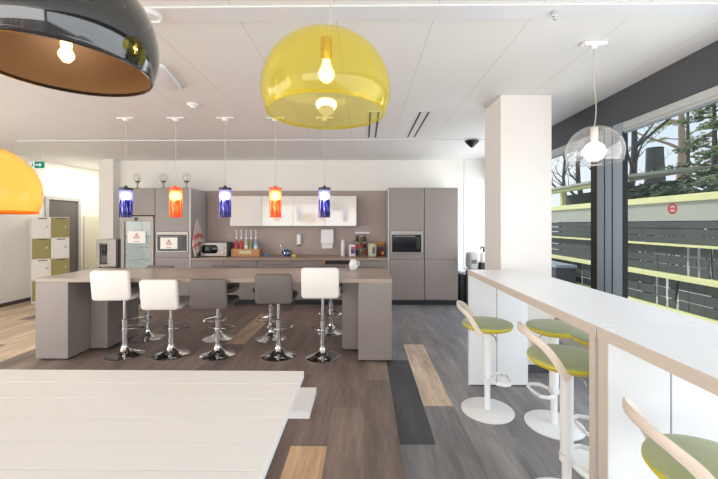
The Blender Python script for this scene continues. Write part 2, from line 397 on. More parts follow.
# ------------------------------------------------------------------ dome pendants
def dome_prof(Rr, Hh, n=18):
    o = []; ze = Hh*.27
    for i in range(5): z = ze*i/5; o.append((Rr*math.sqrt(1-((z-ze)/(Hh*.66))**2), z))
    for i in range(n+1):
        a = pi/2*i/n; o.append((max(Rr*cos(a)**.92, .012), ze+(Hh-ze)*sin(a)**.97))
    return o
def dome(mb, Rr, Hh, t=.004, seg=56):
    pr = dome_prof(Rr, Hh); inn = [(max(r-t, .004), z-(t if z > .05 else 0)) for r, z in pr]
    return mb, pr, inn
def dome_pendant(name, label, loc, Rr, Hh, shade_m, inner_m, holder_m, bulb_m, bulb, rose=True, sway=.02, rim=None, group=None, rim_globe=False, drop=0.):
    T = thing(name, label, 'pendant lamp', loc, 0, group)   # origin at the rim centre
    pr = dome_prof(Rr, Hh); t = .004
    mb = MB(); seg = 64
    inn = [(max(r-t, .003), z-t*(z/Hh)) for r, z in pr]
    if inner_m:
        full = pr
        ring = [[(r*cos(2*pi*i/seg), r*sin(2*pi*i/seg), z) for i in range(seg)] for r, z in pr]
        mb.rings(ring, cap0=False, cap1=True)
        sh = mb.obj('lamp_shade', shade_m, T, ang=60)
        m2 = MB(); m2.rings([[(r*cos(2*pi*i/seg), r*sin(2*pi*i/seg), z) for i in range(seg)] for r, z in [pr[0]]+inn], cap0=False, cap1=True)
        m2.obj('shade_lining', inner_m, T, ang=60)
    else:
        mb.rings([[(r*cos(2*pi*i/seg), r*sin(2*pi*i/seg), z) for i in range(seg)] for r, z in list(reversed(inn))+pr], cap0=True, cap1=True)
        sh = mb.obj('lamp_shade', shade_m, T, ang=60)
    MB().lathe([(Rr*.912+.002, 0), (Rr*.912+.005, .004), (Rr*.93+.003, .012), (Rr*.93-.005, .012), (Rr*.912-.005, 0)], 64, (0, 0, -.002), closed=True).obj('shade_rim', rim or shade_m, T)
    H = Hh
    MB().lathe([(.012, H-.005), (.024, H-.012), (.024, H-.085-drop), (.018, H-.10-drop)], 20).obj('bulb_holder', holder_m, T)
    k = bulb; H = Hh-drop
    if not rim_globe: MB().lathe([(.014, H-.095), (.016, H-.11), (.6*k, H-.11-.45*k), (k, H-.11-1.3*k), (.95*k, H-.11-1.75*k), (.6*k, H-.11-2.25*k), (.01, H-.11-2.45*k)], 24).obj('bulb', bulb_m, T)
    if rim_globe: MB().ell((0, 0, H-.115-k), k, k, k*.98, 24, 14).obj('bulb', bulb_m, T, ang=60)
    H = Hh; top = CEIL-loc[2]
    zs = [H-.006+(top-.03-H+.006)*i/10 for i in range(11)]
    MB().tube([(sway*sin(i/10*2*pi)*(1-i/20), .2*sway*sin(i*.6), z) for i, z in enumerate(zs)], .0035, 6).obj('cord', 'cord', T)
    MB().box(-.085, .085, -.03, .03, top-.03, top-.0005, bev=.008).cyl((0, 0, top-.055), .02, .026, 14).obj('ceiling_rose', 'white_metal', T)
    return T
dome_pendant('dome_pendant', 'large translucent yellow dome pendant with a glowing bulb', (-.152, 1.445, 2.0), .26, .318, 'yellow_glass', None, 'brass', 'bulb_yellow', .033, sway=.02)
point('yellow_lamp_light', (-.152, 1.445, 2.13), 4, (1, .9, .6))
dome_pendant('dome_pendant', 'glossy black dome pendant with copper coloured inside', (-.955, 1.128, 2.045), .262, .345, 'lamp_black', 'lamp_copper', 'brass', 'bulb_amber', .022, sway=.015, drop=.155)
point('black_lamp_light', (-.955, 1.128, 2.13), 2.6, (1, .88, .7))
dome_pendant('dome_pendant', 'translucent orange dome pendant cut off by the left edge', (-1.915, 1.715, 1.605), .26, .345, 'orange_glass', None, 'brass', 'bulb_warm', .03, rim='orange_rim')
point('orange_lamp_light', (-1.915, 1.715, 1.75), 2.5, (1, .88, .7))
dome_pendant('dome_pendant', 'small clear dome pendant with white globe bulb by the window', (1.71, 2.655, 2.005), .19, .27, 'clear_glass', None, 'lamp_cream', 'bulb_white', .07, sway=.018, rim_globe=True)
point('clear_lamp_light', (1.71, 2.655, 1.93), 5, (1, .93, .85))

# ------------------------------------------------------------------ glass tube pendants over the island
def tube_pendant(x, y, kind, label):
    T = thing('tube_pendant', label, 'pendant lamp', (x, y, 1.633), 0)
    n = 28; ro, ri, hh = .074, .069, .376
    MB().lathe([(ro, 0), (ro, hh), (ri, hh), (ri, 0)], n, closed=True).obj('glass_shade', kind+'_streak', T)
    MB().lathe([(.077, 0), (.077, .03), (.02, .034), (.02, .05), (.006, .06)], n, (0, 0, hh-.03)).obj('shade_cap', 'black' if kind == 'blue' else 'orange_streak', T)
    MB().cyl((0, 0, hh-.045), .02, .02, 14).obj('bulb_holder', 'chrome', T)
    MB().ell((0, 0, hh-.105), .054, .054, .058).obj('bulb', 'bulb_cool' if kind == 'blue' else 'bulb_orange', T)
    top = CEIL-1.633
    MB().tube([(0, 0, hh+.02), (0, 0, top-.04)], .003, 6).obj('cord', 'cord', T)
    MB().cyl((0, 0, top-.045), .028, .03, 16, .04).box(-.11, .11, -.022, .022, top-.016, top-.0005, bev=.005).obj('ceiling_rose', 'white_metal', T)
    point('tube_light', (x, y, 1.633+.12), 2.6, (.85, .85, 1) if kind == 'blue' else (1, .7, .4), .03)
tube_pendant(-3.02, 4.47, 'blue', 'leftmost blue streaked glass tube pendant, in front of the fridge')
tube_pendant(-2.385, 4.475, 'orange', 'orange glass tube pendant hanging before the tall oven cabinet')
tube_pendant(-1.757, 4.48, 'blue', 'middle blue streaked glass tube pendant between the two orange ones')
tube_pendant(-1.119, 4.487, 'orange', 'orange glass tube pendant in front of the white wall cupboards')
tube_pendant(-.497, 4.495, 'blue', 'rightmost blue streaked glass tube pendant before the white cupboards')

# ------------------------------------------------------------------ ceiling fittings
def ceil_ring(x, y, name, label, cat, r=.05, m='white_metal'):
    T = thing(name, label, cat, (x, y, CEIL-(.0122 if 2.18 < y < 2.34 else 0)))
    MB().lathe([(r, -.0005), (r*1.05, -.012), (r*.85, -.028)], 24).obj('body', m, T)
    MB().lathe([(r*.55, -.0275), (r*.5, -.045), (r*.1, -.05)], 20).obj('sensor', m, T)
ceil_ring(-1.92, 3.97, 'smoke_detector', 'white round smoke detector on the ceiling before the pendant roses', 'smoke detector', .06)
tag(MB().lathe([(.066, -.0005), (.07, -.01), (.055, -.022), (.05, -.012)], 28).obj('recessed_light', 'white_metal', None, (-1.36, 2.25, CEIL-.0122)), 'white ring spotlight fitting in the ceiling beside the black lamp', 'spotlight')
ceil_ring(1.21, 2.26, 'sprinkler', 'small chrome sprinkler head on the ceiling strip near the window', 'sprinkler', .02, 'chrome')
T = thing('ceiling_sensor', 'black cone shaped sensor hanging from the ceiling beside the white column', 'sensor', (1.74, 5.73, CEIL))
MB().lathe([(.03, -.0005), (.03, -.02)], 16).obj('base', 'black', T)
MB().lathe([(.11, -.0205), (.10, -.04), (.02, -.12)], 20).obj('body', 'black', T)
T = thing('access_point', 'white rectangular access unit on the ceiling beside the black lamp', 'ceiling unit', (-1.83, 3.2, CEIL), R(12))
MB().slab(.2, .56, .035, .06, .012, Matrix.Translation((0, 0, -.0355))).obj('body', 'white_metal', T)
MB().slab(.15, .48, .004, .05, .001, Matrix.Translation((0, 0, -.04))).obj('cover', 'white_lam', T)
for x, l in ((.73, 'pair of dark slot air vents in the ceiling, clear of the yellow lamp'), (.13, 'pair of slot air vents in the ceiling behind the yellow lamp')):
    T = thing('slot_vent', l, 'air vent', (x, 4.88, CEIL))
    MB().box(-.085, .085, -.64, .64, -.008, -.0005, bev=.003).obj('frame', 'white_lam', T)
    for s in (-.05, .05): MB().box(s-.012, s+.012, -.62, .62, -.0095, -.0081).obj('slot', 'taupe_dark', T)

# ------------------------------------------------------------------ kitchen: island
T = thing('kitchen_island', 'long taupe kitchen island with waterfall piers and a top tinted brown for reflections', 'island', (0, 0, 0))
Mt = Matrix.Translation
y0, y1 = 3.99, 4.95
def pier(x0, x1, xb0, xb1):
    return MB().box(x0, x1, y0, y0+.34, .02, .8865, bev=.003).box(xb0, xb1, y0+.3405, y1-.01, .02, .8865, bev=.003)
pier(-3.735, -3.36, -3.735, -3.155).obj('pier', 'taupe', T)
pier(-.06, .318, -.262, .318).obj('pier', 'taupe', T)
MB().box(-3.70, -3.39, y0+.03, y1-.05, 0, .0195).obj('pier_plinth', 'plinth', T); MB().box(-.03, .285, y0+.03, y1-.05, 0, .0195).obj('pier_plinth', 'plinth', T)
MB().box(-3.736, .319, y0-.001, y1, .887, .932, bev=.003).obj('worktop', 'worktop_island', T)
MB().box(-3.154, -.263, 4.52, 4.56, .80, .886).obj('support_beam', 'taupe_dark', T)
# white jug on the island
T = thing('jug', 'small white jug on the right end of the island', 'jug', (-.142, 4.78, .9325))
MB().lathe([(.035, 0), (.05, .02), (.058, .06), (.05, .10), (.036, .125), (.04, .14), (.034, .14), (.03, .122), (.044, .09)], 24, cap1=True).obj('body', 'white_metal', T)
MB().tube([(.042, 0, .115), (.075, 0, .11), (.082, 0, .075), (.055, 0, .04)], .007).obj('handle', 'white_metal', T)

# ------------------------------------------------------------------ kitchen: tall cabinets
YF, YB = 6.75, 7.44
def tall_body(T, x0, x1, z1=2.24, carve=None):
    MB().box(x0+.002, x1-.002, YF+.022, YB, .1, z1).obj('body', 'taupe', T)
    MB().box(x0+.002, x1-.002, YF+.06, YB, 0, .0995).obj('plinth', 'plinth', T)
def front(T, name, x0, x1, z0, z1, m='taupe', g=.004):
    return MB().box(x0+g, x1-g, YF, YF+.021, z0+g, z1-g, bev=.002).obj(name, m, T)
# cabinet with the glass fronted fridge
T = thing('tall_cabinet', 'leftmost tall taupe cabinet housing a glass-door fridge', 'cabinet', (0, 0, 0))
x0, x1 = -4.674, -3.999
MB().box(x0+.002, x1-.002, YF+.022, YB, 1.72, 2.24).box(x0+.002, x0+.02, YF+.022, YB, .1, 1.7195).box(x1-.02, x1-.002, YF+.022, YB, .1, 1.7195).box(x0+.0205, x1-.0205, YB-.02, YB, .1, 1.7195).obj('body', 'taupe', T)
MB().box(x0+.002, x1-.002, YF+.06, YB, 0, .0995).obj('plinth', 'plinth', T)
front(T, 'top_door', x0, x1, 1.715, 2.24)
F = thing('glass_door_fridge', 'steel framed glass-door fridge with a warning notice on its pane', 'fridge', (0, 0, 0))
fx0, fx1 = x0+.024, x1-.024
MB().box(fx0, fx1, YF+.05, YB-.03, .12, .14).box(fx0, fx1, YF+.05, YB-.03, 1.66, 1.70).box(fx0, fx0+.02, YF+.05, YB-.03, .14, 1.66).box(fx1-.02, fx1, YF+.05, YB-.03, .14, 1.66).box(fx0, fx1, YB-.05, YB-.0305, .14, 1.66).obj('cabinet_shell', 'white_metal', F)
MB().box(fx0, fx1, YF-.01, YF+.04, 1.60, 1.70, bev=.004).box(fx0, fx1, YF-.01, YF+.04, .12, .2, bev=.004).box(fx0, fx0+.06, YF-.01, YF+.04, .2, 1.6).box(fx1-.06, fx1, YF-.01, YF+.04, .2, 1.6).obj('door_frame', 'fridge_steel', F)
MB().box(fx0+.06, fx1-.06, YF+.01, YF+.018, .2, 1.6).obj('door_pane', 'fridge_glass', F)
for z in (.5, .82, 1.06, 1.3): MB().box(fx0+.021, fx1-.021, YF+.08, YB-.06, z, z+.012).obj('shelf', 'bottle_glass', F)
MB().box(-4.39, -4.32, YF-.014, YF-.0105, 1.615, 1.675, bev=.001).obj('badge', 'black', F)
def notice(T, xa, xb, za, zb, y):
    n = MB().box(xa, xb, y-.002, y, za, zb).obj('notice', 'paper', T)
    cx, cz, s = (xa+xb)/2, (za+zb)/2+.01, (zb-za)*.27
    m = MB()
    P = [(cx+s*1.15*cos(R(a)), cz+s*1.15*sin(R(a))) for a in (90, 210, 330)]; Q = [(cx+s*.72*cos(R(a)), cz+s*.72*sin(R(a))) for a in (90, 210, 330)]
    for i in range(3):
        j = (i+1) % 3
        m.prism([P[i], P[j], Q[j], Q[i]], 'y', y-.0035, y-.0021)
    m.box(cx-.006, cx+.006, y-.0035, y-.0021, cz-.01, cz+s*.4); m.box(cx-.006, cx+.006, y-.0035, y-.0021, cz-.03, cz-.018)
    m.box(cx-s*.9, cx+s*.9, y-.0035, y-.0021, za+.022, za+.032)
    m.obj('warning_triangle', 'red', n)
notice(F, -4.519, -4.171, 1.186, 1.416, YF-.0105)
point('fridge_light', (-4.336, 7.0, 1.55), .7, (1, .98, .93), .03)
# left oven cabinet
def appliance(label, xa, xb, za, zb, glx0, glx1, glz0, glz1, knob=False):
    O = thing('built_in_oven', label, 'oven', (0, 0, 0))
    MB().box(xa, xb, YF-.006, YF+.0215, za, zb, bev=.002).obj('frame', 'steel', O)
    MB().box(glx0, glx1, YF-.018, YF-.0065, glz0, glz1, bev=.002).obj('door', 'dark_glass', O)
    MB().tube([(glx0+.04, YF-.018, glz1-.03), (glx0+.04, YF-.045, glz1-.03), (glx1-.12, YF-.045, glz1-.03), (glx1-.12, YF-.018, glz1-.03)], .007).obj('handle', 'steel', O)
    MB().box(glx1-.09, glx1-.02, YF-.0195, YF-.0182, glz0+.06, glz1-.04).obj('control_panel', 'black', O)
    return O
def oven_cab(label, x0, x1, zo0, zo1, zsplit):
    T = thing('tall_cabinet', label, 'cabinet', (0, 0, 0))
    tall_body(T, x0, x1)
    front(T, 'top_door', x0, x1, zo1, 2.24)
    front(T, 'fascia', x0, x1, zsplit, zo0) if zo0-zsplit > .02 else None
    front(T, 'drawer', x0, x1, .12, zsplit)
    return T
oven_cab('tall taupe cabinet around the oven with the paper notice', -3.997, -3.332, 1.005, 1.405, .91)
O = appliance('black glass built-in oven with a paper warning notice, left block', -3.975, -3.352, 1.009, 1.401, -3.945, -3.385, 1.035, 1.345)
notice(O, -3.882, -3.554, 1.075, 1.292, YF-.0185)
oven_cab('tall taupe cabinet around the oven right of the worktop', .483, 1.152, .905, 1.42, .875)
O = appliance('black glass built-in oven with silver top strip, right of worktop', .512, 1.128, 1.0, 1.416, .536, 1.09, 1.016, 1.348)
T = thing('tall_cabinet', 'plain tall taupe larder cabinet at the right end of kitchen', 'cabinet', (0, 0, 0))
tall_body(T, 1.156, 1.79); front(T, 'top_door', 1.156, 1.79, .875, 2.24); front(T, 'bottom_door', 1.156, 1.79, .12, .875)
for x, l in ((-3.331, 'slim steel edge strip beside the left oven cabinet'), (.4805, 'slim steel edge strip left of the right-hand oven cabinet')):
    tag(B(x, x+.018 if x < 0 else x-.016, YF-.003, YB, 0, 2.24).obj('edge_strip', 'alu'), l, 'trim strip')
# ------------------------------------------------------------------ kitchen: base units, worktop, wall cupboards
struct('trim_8', B(-3.31, .478, 7.455, 7.4995, .0, 2.25), 'splash')
bx = [-3.305+i*.628 for i in range(7)]
names = ['base cabinet under the microwave, next to the left tall block', 'base cabinet below the bottle crate', 'base cabinet left of the sink unit', 'sink base cabinet below the tap and sponge', None, 'rightmost base cabinet beside the right oven']
for i, l in enumerate(names):
    xa, xb = bx[i], bx[i+1]
    if l is None:
        T = thing('drawer_unit', 'dishwasher with a black strip for its dark gap under the counter by the jars', 'drawer_unit', (0, 0, 0))
        MB().box(xa+.002, xb-.002, YF+.022, YB, .1, .86).obj('body', 'taupe', T)
        front(T, 'door', xa, xb, .12, .77); MB().box(xa+.06, xb-.06, YF+.002, YF+.021, .785, .855).obj('control_panel', 'black', T)  # black strip stands in for the dark gap at the drawer
        MB().box(xa+.004, xa+.055, YF, YF+.021, .775, .86).obj('side_panel', 'wood', T)
    else:
        T = thing('base_cabinet', 'taupe '+l, 'cabinet', (0, 0, 0))
        MB().box(xa+.002, xb-.002, YF+.022, YB, .1, .86).obj('body', 'taupe', T)
        front(T, 'door', xa, xb, .12, .72); front(T, 'drawer', xa, xb, .72, .85)
    MB().box(xa+.002, xb-.002, YF+.06, YB, 0, .0995).obj('plinth', 'plinth', T)
tag(B(-3.308, .462, YF-.025, 7.454, .8605, .9, bev=.003).obj('worktop', 'worktop'), 'brown wood-look kitchen worktop along the back wall', 'worktop')
wx = [-2.686, -2.05, -1.414, -.778, -.143]
for i in range(4):
    T = thing('wall_cupboard', ['leftmost glossy white wall cupboard, above the bottle crate', 'second glossy white wall cupboard from the left', 'third glossy white wall cupboard from the left, behind the rightmost blue lamp', 'rightmost glossy white wall cupboard, above the jars'][i], 'wall cupboard', (0, 0, 0))
    a, b = wx[i], wx[i+1]
    MB().box(a+.002, b-.002, 7.122, 7.4545, 1.50, 2.11).obj('body', 'taupe', T)
    MB().box(a+.002, b-.002, 7.1, 7.121, 1.512, 2.112, bev=.002).obj('door', 'gloss_white', T)
# ------------------------------------------------------------------ things on the worktop
WZ = .9005
T = thing('microwave_oven', 'silver microwave with dark oval window beside the left tall block', 'microwave', (-2.975, 7.0, WZ))
MB().box(-.26, .26, .01, .33, .012, .28, bev=.012).obj('casing', 'grey_door', T)
MB().box(-.26, .26, -.006, .0095, .012, .28, bev=.004).obj('front_panel', 'steel', T)
MB().slab(.32, .17, .006, .06, .002, Mt((-.075, -.007, .15)) @ Matrix.Rotation(R(90), 4, 'X')).obj('window', 'dark_glass', T)
for z in (.09, .17): MB().lathe([(.024, 0), (.02, .02)], 16).obj('knob', 'alu', T).matrix_local = Mt((.19, -.006, z)) @ Matrix.Rotation(R(90), 4, 'X')
for sx in (-.2, .2):
    for sy in (.04, .28): MB().cyl((sx, sy, 0), .014, .013, 10).obj('foot', 'black', T)
T = thing('bottle_crate', 'small wooden crate holding five syrup bottles', 'crate', (-2.38, 7.16, WZ))
MB().box(-.285, .285, -.06, .06, 0, .012).box(-.285, .285, -.06, -.05, .0125, .15).box(-.285, .285, .05, .06, .0125, .15).box(-.285, -.275, -.05, .05, .0125, .15).box(.275, .285, -.05, .05, .0125, .15).obj('body', 'wood', T)
MB().box(-.12, .12, -.0625, -.0602, .05, .115).obj('label_panel', 'syrup_cream', T)
for i, (lm, ln) in enumerate((('syrup_red', 'leftmost syrup bottle in the crate, red with a white pump'), ('syrup_red', 'second red syrup bottle from the left in the crate'), ('syrup_cream', 'middle cream coloured syrup bottle in the crate'), ('syrup_green', 'green labelled syrup bottle, fourth in the crate'), ('syrup_blue', 'pale blue labelled syrup bottle at the crate right end'))):
    T = thing('syrup_bottle', ln, 'bottle', (-2.575+i*.098, 7.16, WZ+.013), 0, 'syrup bottles in the wooden crate')
    MB().lathe([(.036, 0), (.038, .01), (.038, .22), (.03, .26), (.014, .29), (.014, .33)], 18).obj('body', lm, T)
    MB().lathe([(.0385, .09), (.0388, .2)], 18, cap0=False, cap1=False).obj('label_band', 'paper' if i in (2, 4) else lm, T)
    MB().lathe([(.017, .331), (.017, .37), (.007, .375), (.007, .50), (.012, .505), (.012, .515)], 12).tube([(0, 0, .508), (0, -.03, .506), (0, -.045, .49)], .006).obj('pump', 'white_metal', T)
tag(B(-1.985, -1.9, 7.05, 7.12, WZ, .955, bev=.008).obj('cleaning_cloth', 'blue'), 'small blue folded cloth on worktop right of the crate', 'cloth')
T = thing('sink_tap', 'chrome mixer tap rising from the worktop', 'tap', (-1.68, 7.3, WZ))
MB().cyl((0, 0, 0), .025, .03, 16).obj('base', 'chrome', T)
MB().tube([(0, 0, .03), (0, 0, .2), (0, -.03, .235), (0, -.09, .245), (0, -.15, .225), (0, -.155, .2)], .011).obj('spout', 'chrome', T)
MB().tube([(.02, 0, .06), (.075, 0, .085)], .006).obj('lever', 'chrome', T)
T = thing('kettle', 'blue and silver kettle beside the tap', 'kettle', (-1.56, 7.15, WZ))
MB().lathe([(.062, 0), (.07, .02), (.066, .09), (.045, .13), (.02, .14)], 22).obj('body', 'navy', T)
MB().lathe([(.0685, .05), (.0685, .085)], 22, cap0=False, cap1=False).obj('band', 'chrome', T)
MB().lathe([(.021, .141), (.012, .15), (.012, .162)], 14).obj('lid', 'chrome', T)
MB().tube([(.06, 0, .10), (.10, 0, .11), (.105, 0, .06), (.07, 0, .03)], .008).obj('handle', 'black', T)
MB().tube([(-.06, 0, .06), (-.095, 0, .10)], [.016, .009]).obj('spout', 'navy', T)
tag(MB().box(-1.42, -1.335, 7.0, 7.06, WZ, .945, bev=.008).obj('sponge', 'yellow'), 'yellow sponge on worktop edge of the sink', 'sponge')
T = thing('soap_dispenser', 'slim white soap dispenser on the splash wall', 'soap dispenser', (-1.35, 7.4545, 1.09))
MB().box(-.042, .042, -.09, 0, .03, .25, bev=.012).obj('body', 'white_metal', T); MB().box(-.03, .03, -.07, -.02, 0, .0295, bev=.004).obj('nozzle', 'grey_door', T); MB().box(-.03, .03, -.0005, 0, .06, .2).obj('wall_mount', 'grey_door', T)
T = thing('towel_dispenser', 'white paper towel dispenser on the splash wall', 'towel dispenser', (-.755, 7.4545, 1.13))
MB().box(-.135, .135, -.12, 0, 0, .315, bev=.014).obj('body', 'white_metal', T)
MB().box(-.115, .115, -.10, -.03, -.09, -.0005, bev=.004).obj('paper_towel', 'paper', T)
MB().box(-.137, .137, -.123, -.02, .02, .03).obj('seam', 'alu', T); MB().box(-.1, .1, -.0005, 0, .05, .28).obj('wall_mount', 'grey_door', T)
T = thing('cream_bottle', 'tall white cylinder bottle standing right of the towel dispenser', 'bottle', (-.425, 7.2, WZ))
MB().lathe([(.036, 0), (.038, .01), (.038, .27), (.03, .285)], 18).obj('body', 'white_metal', T); MB().lathe([(.031, .286), (.031, .325), (.02, .33)], 18).obj('cap', 'white_lam', T)
T = thing('picture_box', 'white framed card with a pink and blue print on the worktop', 'card', (-.236, 7.2, WZ), 0)
MB().box(-.065, .065, -.012, .012, 0, .23, bev=.003).obj('frame', 'white_lam', T)
MB().box(-.02, .055, -.0145, -.0122, .13, .19).obj('print', 'pink', T); MB().box(-.02, .055, -.0145, -.0122, .05, .1295).obj('print', 'navy', T)
T = thing('spice_rack', 'wire rack of red and green jars under the small wall shelf', 'rack', (-.055, 7.25, WZ))
MB().box(-.125, .125, -.06, .06, 0, .012).box(-.125, .125, -.06, .06, .15, .16).box(-.125, .125, -.06, .06, .29, .30).box(-.125, -.118, -.06, .06, .0125, .33).box(.118, .125, -.06, .06, .0125, .33).obj('body', 'grey_door', T)
for k, z in enumerate((.0125, .1605, .3005)):
    for i in range(3):
        c = [('wine', 'leaf', 'syrup_red'), ('syrup_red', 'syrup_red', 'wine'), ('wine', 'leaf', 'wine')][k][i]
        J = thing('spice_jar', ('%s jar, %s on the %s tier of the spice rack' % ({'wine': 'dark red', 'leaf': 'green', 'syrup_red': 'bright red'}[c], ('left', 'centre', 'right')[i], ('bottom', 'middle', 'top')[k])), 'jar', (-.055-.075+.075*i, 7.25, WZ+z), 0, 'jars in the spice rack')
        MB().lathe([(.026, 0), (.027, .005), (.027, .08), (.022, .085)], 14).obj('body', c, J)
        MB().lathe([(.023, .0855), (.023, .108)], 14).obj('lid', 'syrup_cream' if (i+k) % 2 else 'black', J)
tag(MB().box(-.18, .13, 7.35, 7.4545, 1.35, 1.385, bev=.004).obj('wall_shelf', 'white_lam'), 'small white shelf fixed to the splash wall above the jars', 'shelf')
T = thing('storage_tin', 'pale green tin with a picture, left of the dark red bottles', 'tin', (.17, 7.15, WZ))
MB().box(-.08, .08, -.06, .06, 0, .24, bev=.012).obj('body', 'mint', T); MB().box(-.082, .082, -.062, .062, .225, .262, bev=.008).obj('lid', 'syrup_cream', T); MB().box(.005, .055, -.0625, -.0602, .06, .19).obj('label_print', 'grey_door', T)
for i, x in enumerate((.315, .385)):
    T = thing('sauce_bottle', ('dark red sauce bottle beside the pale green tin', 'dark red sauce bottle beside the right tall cabinet')[i], 'bottle', (x, 7.2, WZ), 0, 'sauce bottles by the tall cabinet')
    MB().lathe([(.03, 0), (.031, .01), (.031, .12), (.014, .17), (.013, .2)], 16).obj('body', 'wine', T); MB().lathe([(.0145, .2005), (.0145, .23)], 14).obj('cap', 'orange_box', T)
    MB().lathe([(.0315, .03), (.0315, .1)], 16, cap0=False, cap1=False).obj('label_band', 'orange_box' if i else 'wine', T)
T = thing('carton', 'orange carton standing behind the dark red bottles', 'carton', (.33, 7.34, WZ))
MB().box(-.08, .08, -.035, .035, 0, .28, bev=.003).obj('body', 'orange_box', T); MB().box(-.06, .06, -.0365, -.0352, .05, .2).obj('label_panel', 'wine', T)
# tea towel on the side of the left tall block
T = thing('tea_towel', 'red and white tea towel hanging on side of the left tall block', 'tea towel', (-3.312, 6.96, 1.0))
m = MB(); rg = []
for k in range(15):
    u = k/14; z = .64-.62*u; w = .05+.40*min(1, u*1.5)**.8*(1 if u < .72 else 1-1.1*(u-.72))
    row = []
    for i in range(17):
        q = i/16-.5; row.append((.02+.03*u+.022*sin(i*1.25)*min(1, .3+u), q*w+.02*u, z-.16*abs(q-.1)*u))
    for i in reversed(range(17)):
        p = row[i]; row.append((p[0]-.008, p[1], p[2]))
    rg.append(row)
m.rings(rg)
tw = m.obj('cloth', 'cloth', T, ang=60)
m = MB(); rg2 = [[(x+.0015 if i < 17 else x+.009, y, z) for i, (x, y, z) in enumerate(r)] for r in rg[6:9]]
m.rings(rg2)
m.rings([[(x+.0015 if i < 17 else x+.009, y, z) for i, (x, y, z) in enumerate(r)] for r in rg[10:12]])
m.obj('woven_stripe', 'cloth_red', T)
MB().tube([(.001, 0, .64), (.03, 0, .635), (.035, 0, .655)], .005).obj('hanging_hook', 'chrome', T)
# glass ornaments on the left tall block
for x, ln in ((-4.464, 'leftmost glass globe ornament on top of the left tall block'), (-3.947, 'middle glass globe ornament on top of the left tall block'), (-3.49, 'glass globe ornament nearest the wall cupboards on the tall block')):
    T = thing('globe_ornament', ln, 'ornament', (x, 6.95, 2.2405), 0, 'glass globe ornaments on the tall block')
    MB().lathe([(.055, 0), (.055, .015), (.02, .03), (.012, .05), (.012, .11), (.03, .12), (.03, .135)], 18).obj('stand', 'steel', T)
    MB().ell((0, 0, .225), .075, .075, .088).obj('globe', 'clear_glass', T)
    MB().ell((0, 0, .205), .03, .03, .045).obj('core', 'paper', T)
    MB().lathe([(.045, .137), (.045, .155)], 16).obj('collar', 'black', T)

# coffee machine on its low cupboard, left of the fridge
T = thing('base_cabinet', 'low cupboard carrying the coffee machine left of the fridge', 'cabinet', (-4.94, 6.98, 0))
MB().box(-.255, .255, -.24, .3, .1, .7).obj('body', 'taupe', T); MB().box(-.25, .25, -.262, -.2405, .12, .69, bev=.002).obj('door', 'taupe', T); MB().box(-.255, .255, -.2, .3, 0, .0995).obj('plinth', 'plinth', T)
T = thing('coffee_machine', 'silver coffee machine with dark dispensing niche left of the fridge', 'coffee machine', (-4.92, 6.72, .7005))
for sx in (-.15, .15):
    for sy in (.05, .35): MB().cyl((sx, sy, 0), .02, .035, 12).obj('foot', 'black', T)
MB().box(-.195, .185, .05, .42, .035, .555, bev=.006).obj('casing', 'steel', T)
MB().box(-.195, -.13, 0, .0495, .035, .555, bev=.004).box(.02, .185, 0, .0495, .035, .555, bev=.004).box(-.1295, .0195, 0, .0495, .48, .555).box(-.1295, .0195, 0, .0495, .035, .08).obj('front_panel', 'steel', T)
MB().box(-.125, .015, .03, .0492, .08, .48).obj('niche', 'grey_door', T)
MB().box(-.11, 0, -.005, .0295, .34, .45, bev=.006).tube([(-.08, .012, .34), (-.08, .012, .25)], .012).tube([(-.03, .012, .34), (-.03, .012, .25)], .012).obj('dispenser', 'black', T)
MB().box(-.12, .01, -.02, .0295, .081, .1).obj('drip_tray', 'black', T)
MB().box(.186, .24, .06, .42, .0, .555, bev=.004).obj('side_panel', 'black', T)

# ------------------------------------------------------------------ lockers, exit sign
T = thing('locker_unit', 'block of white and olive green lockers by the hall door', 'lockers', (-6.44, 6.80, 0), R(45))
LW = .282; rowz = [.04, .45, .862, 1.275, 1.69]
MB().box(0, LW*2+.01, .02, .42, .0, 1.69).obj('body', 'locker_white', T)
for c in range(2):
    for r in range(4):
        ol = (r+c) % 2 == 0
        d = MB().box(.005+c*LW+.002, .005+(c+1)*LW-.002, 0, .0195, rowz[r]+.004, rowz[r+1]-.012, bev=.002).obj('locker_door', 'olive' if ol else 'locker_white', T)
        if ol: d['label'] = 'olive green locker door'
        MB().box(.005+c*LW+.09, .005+(c+1)*LW-.06, -.004, -.0005, rowz[r+1]-.04, rowz[r+1]-.022).obj('letter_slot', 'taupe_dark', d)
        MB().lathe([(.022, 0), (.018, .02)], 12).obj('lock', 'alu', d).matrix_local = Mt((.005+(c+1)*LW-.06, -.001, rowz[r]+.22)) @ Matrix.Rotation(R(90), 4, 'X')
T = thing('exit_sign', 'green and white exit sign with an arrow, hanging from the ceiling', 'exit sign', (-6.42, 6.9, 2.65))
MB().box(-.135, -.045, -.012, .012, 0, .125, bev=.002).obj('white_panel', 'exit_white', T)
MB().box(-.044, .135, -.012, .012, 0, .125, bev=.002).obj('green_panel', 'exit_green', T)
m = MB(); m.prism([(-.02, .05), (.05, .05), (.05, .025), (.1, .0625), (.05, .10), (.05, .075), (-.02, .075)], 'y', -.0145, -.0122); m.obj('arrow', 'exit_white', T)
m = MB(); m.ell((-.085, -.0135, .1), .009, .0012, .009, 12, 6); m.prism([(-.10, .045), (-.075, .045), (-.07, .088), (-.095, .088)], 'y', -.0145, -.0122); m.prism([(-.115, .015), (-.103, .015), (-.085, .045), (-.10, .045)], 'y', -.0145, -.0122); m.prism([(-.075, .045), (-.062, .02), (-.072, .018), (-.09, .045)], 'y', -.0145, -.0122)
m.obj('running_figure', 'exit_green', T)
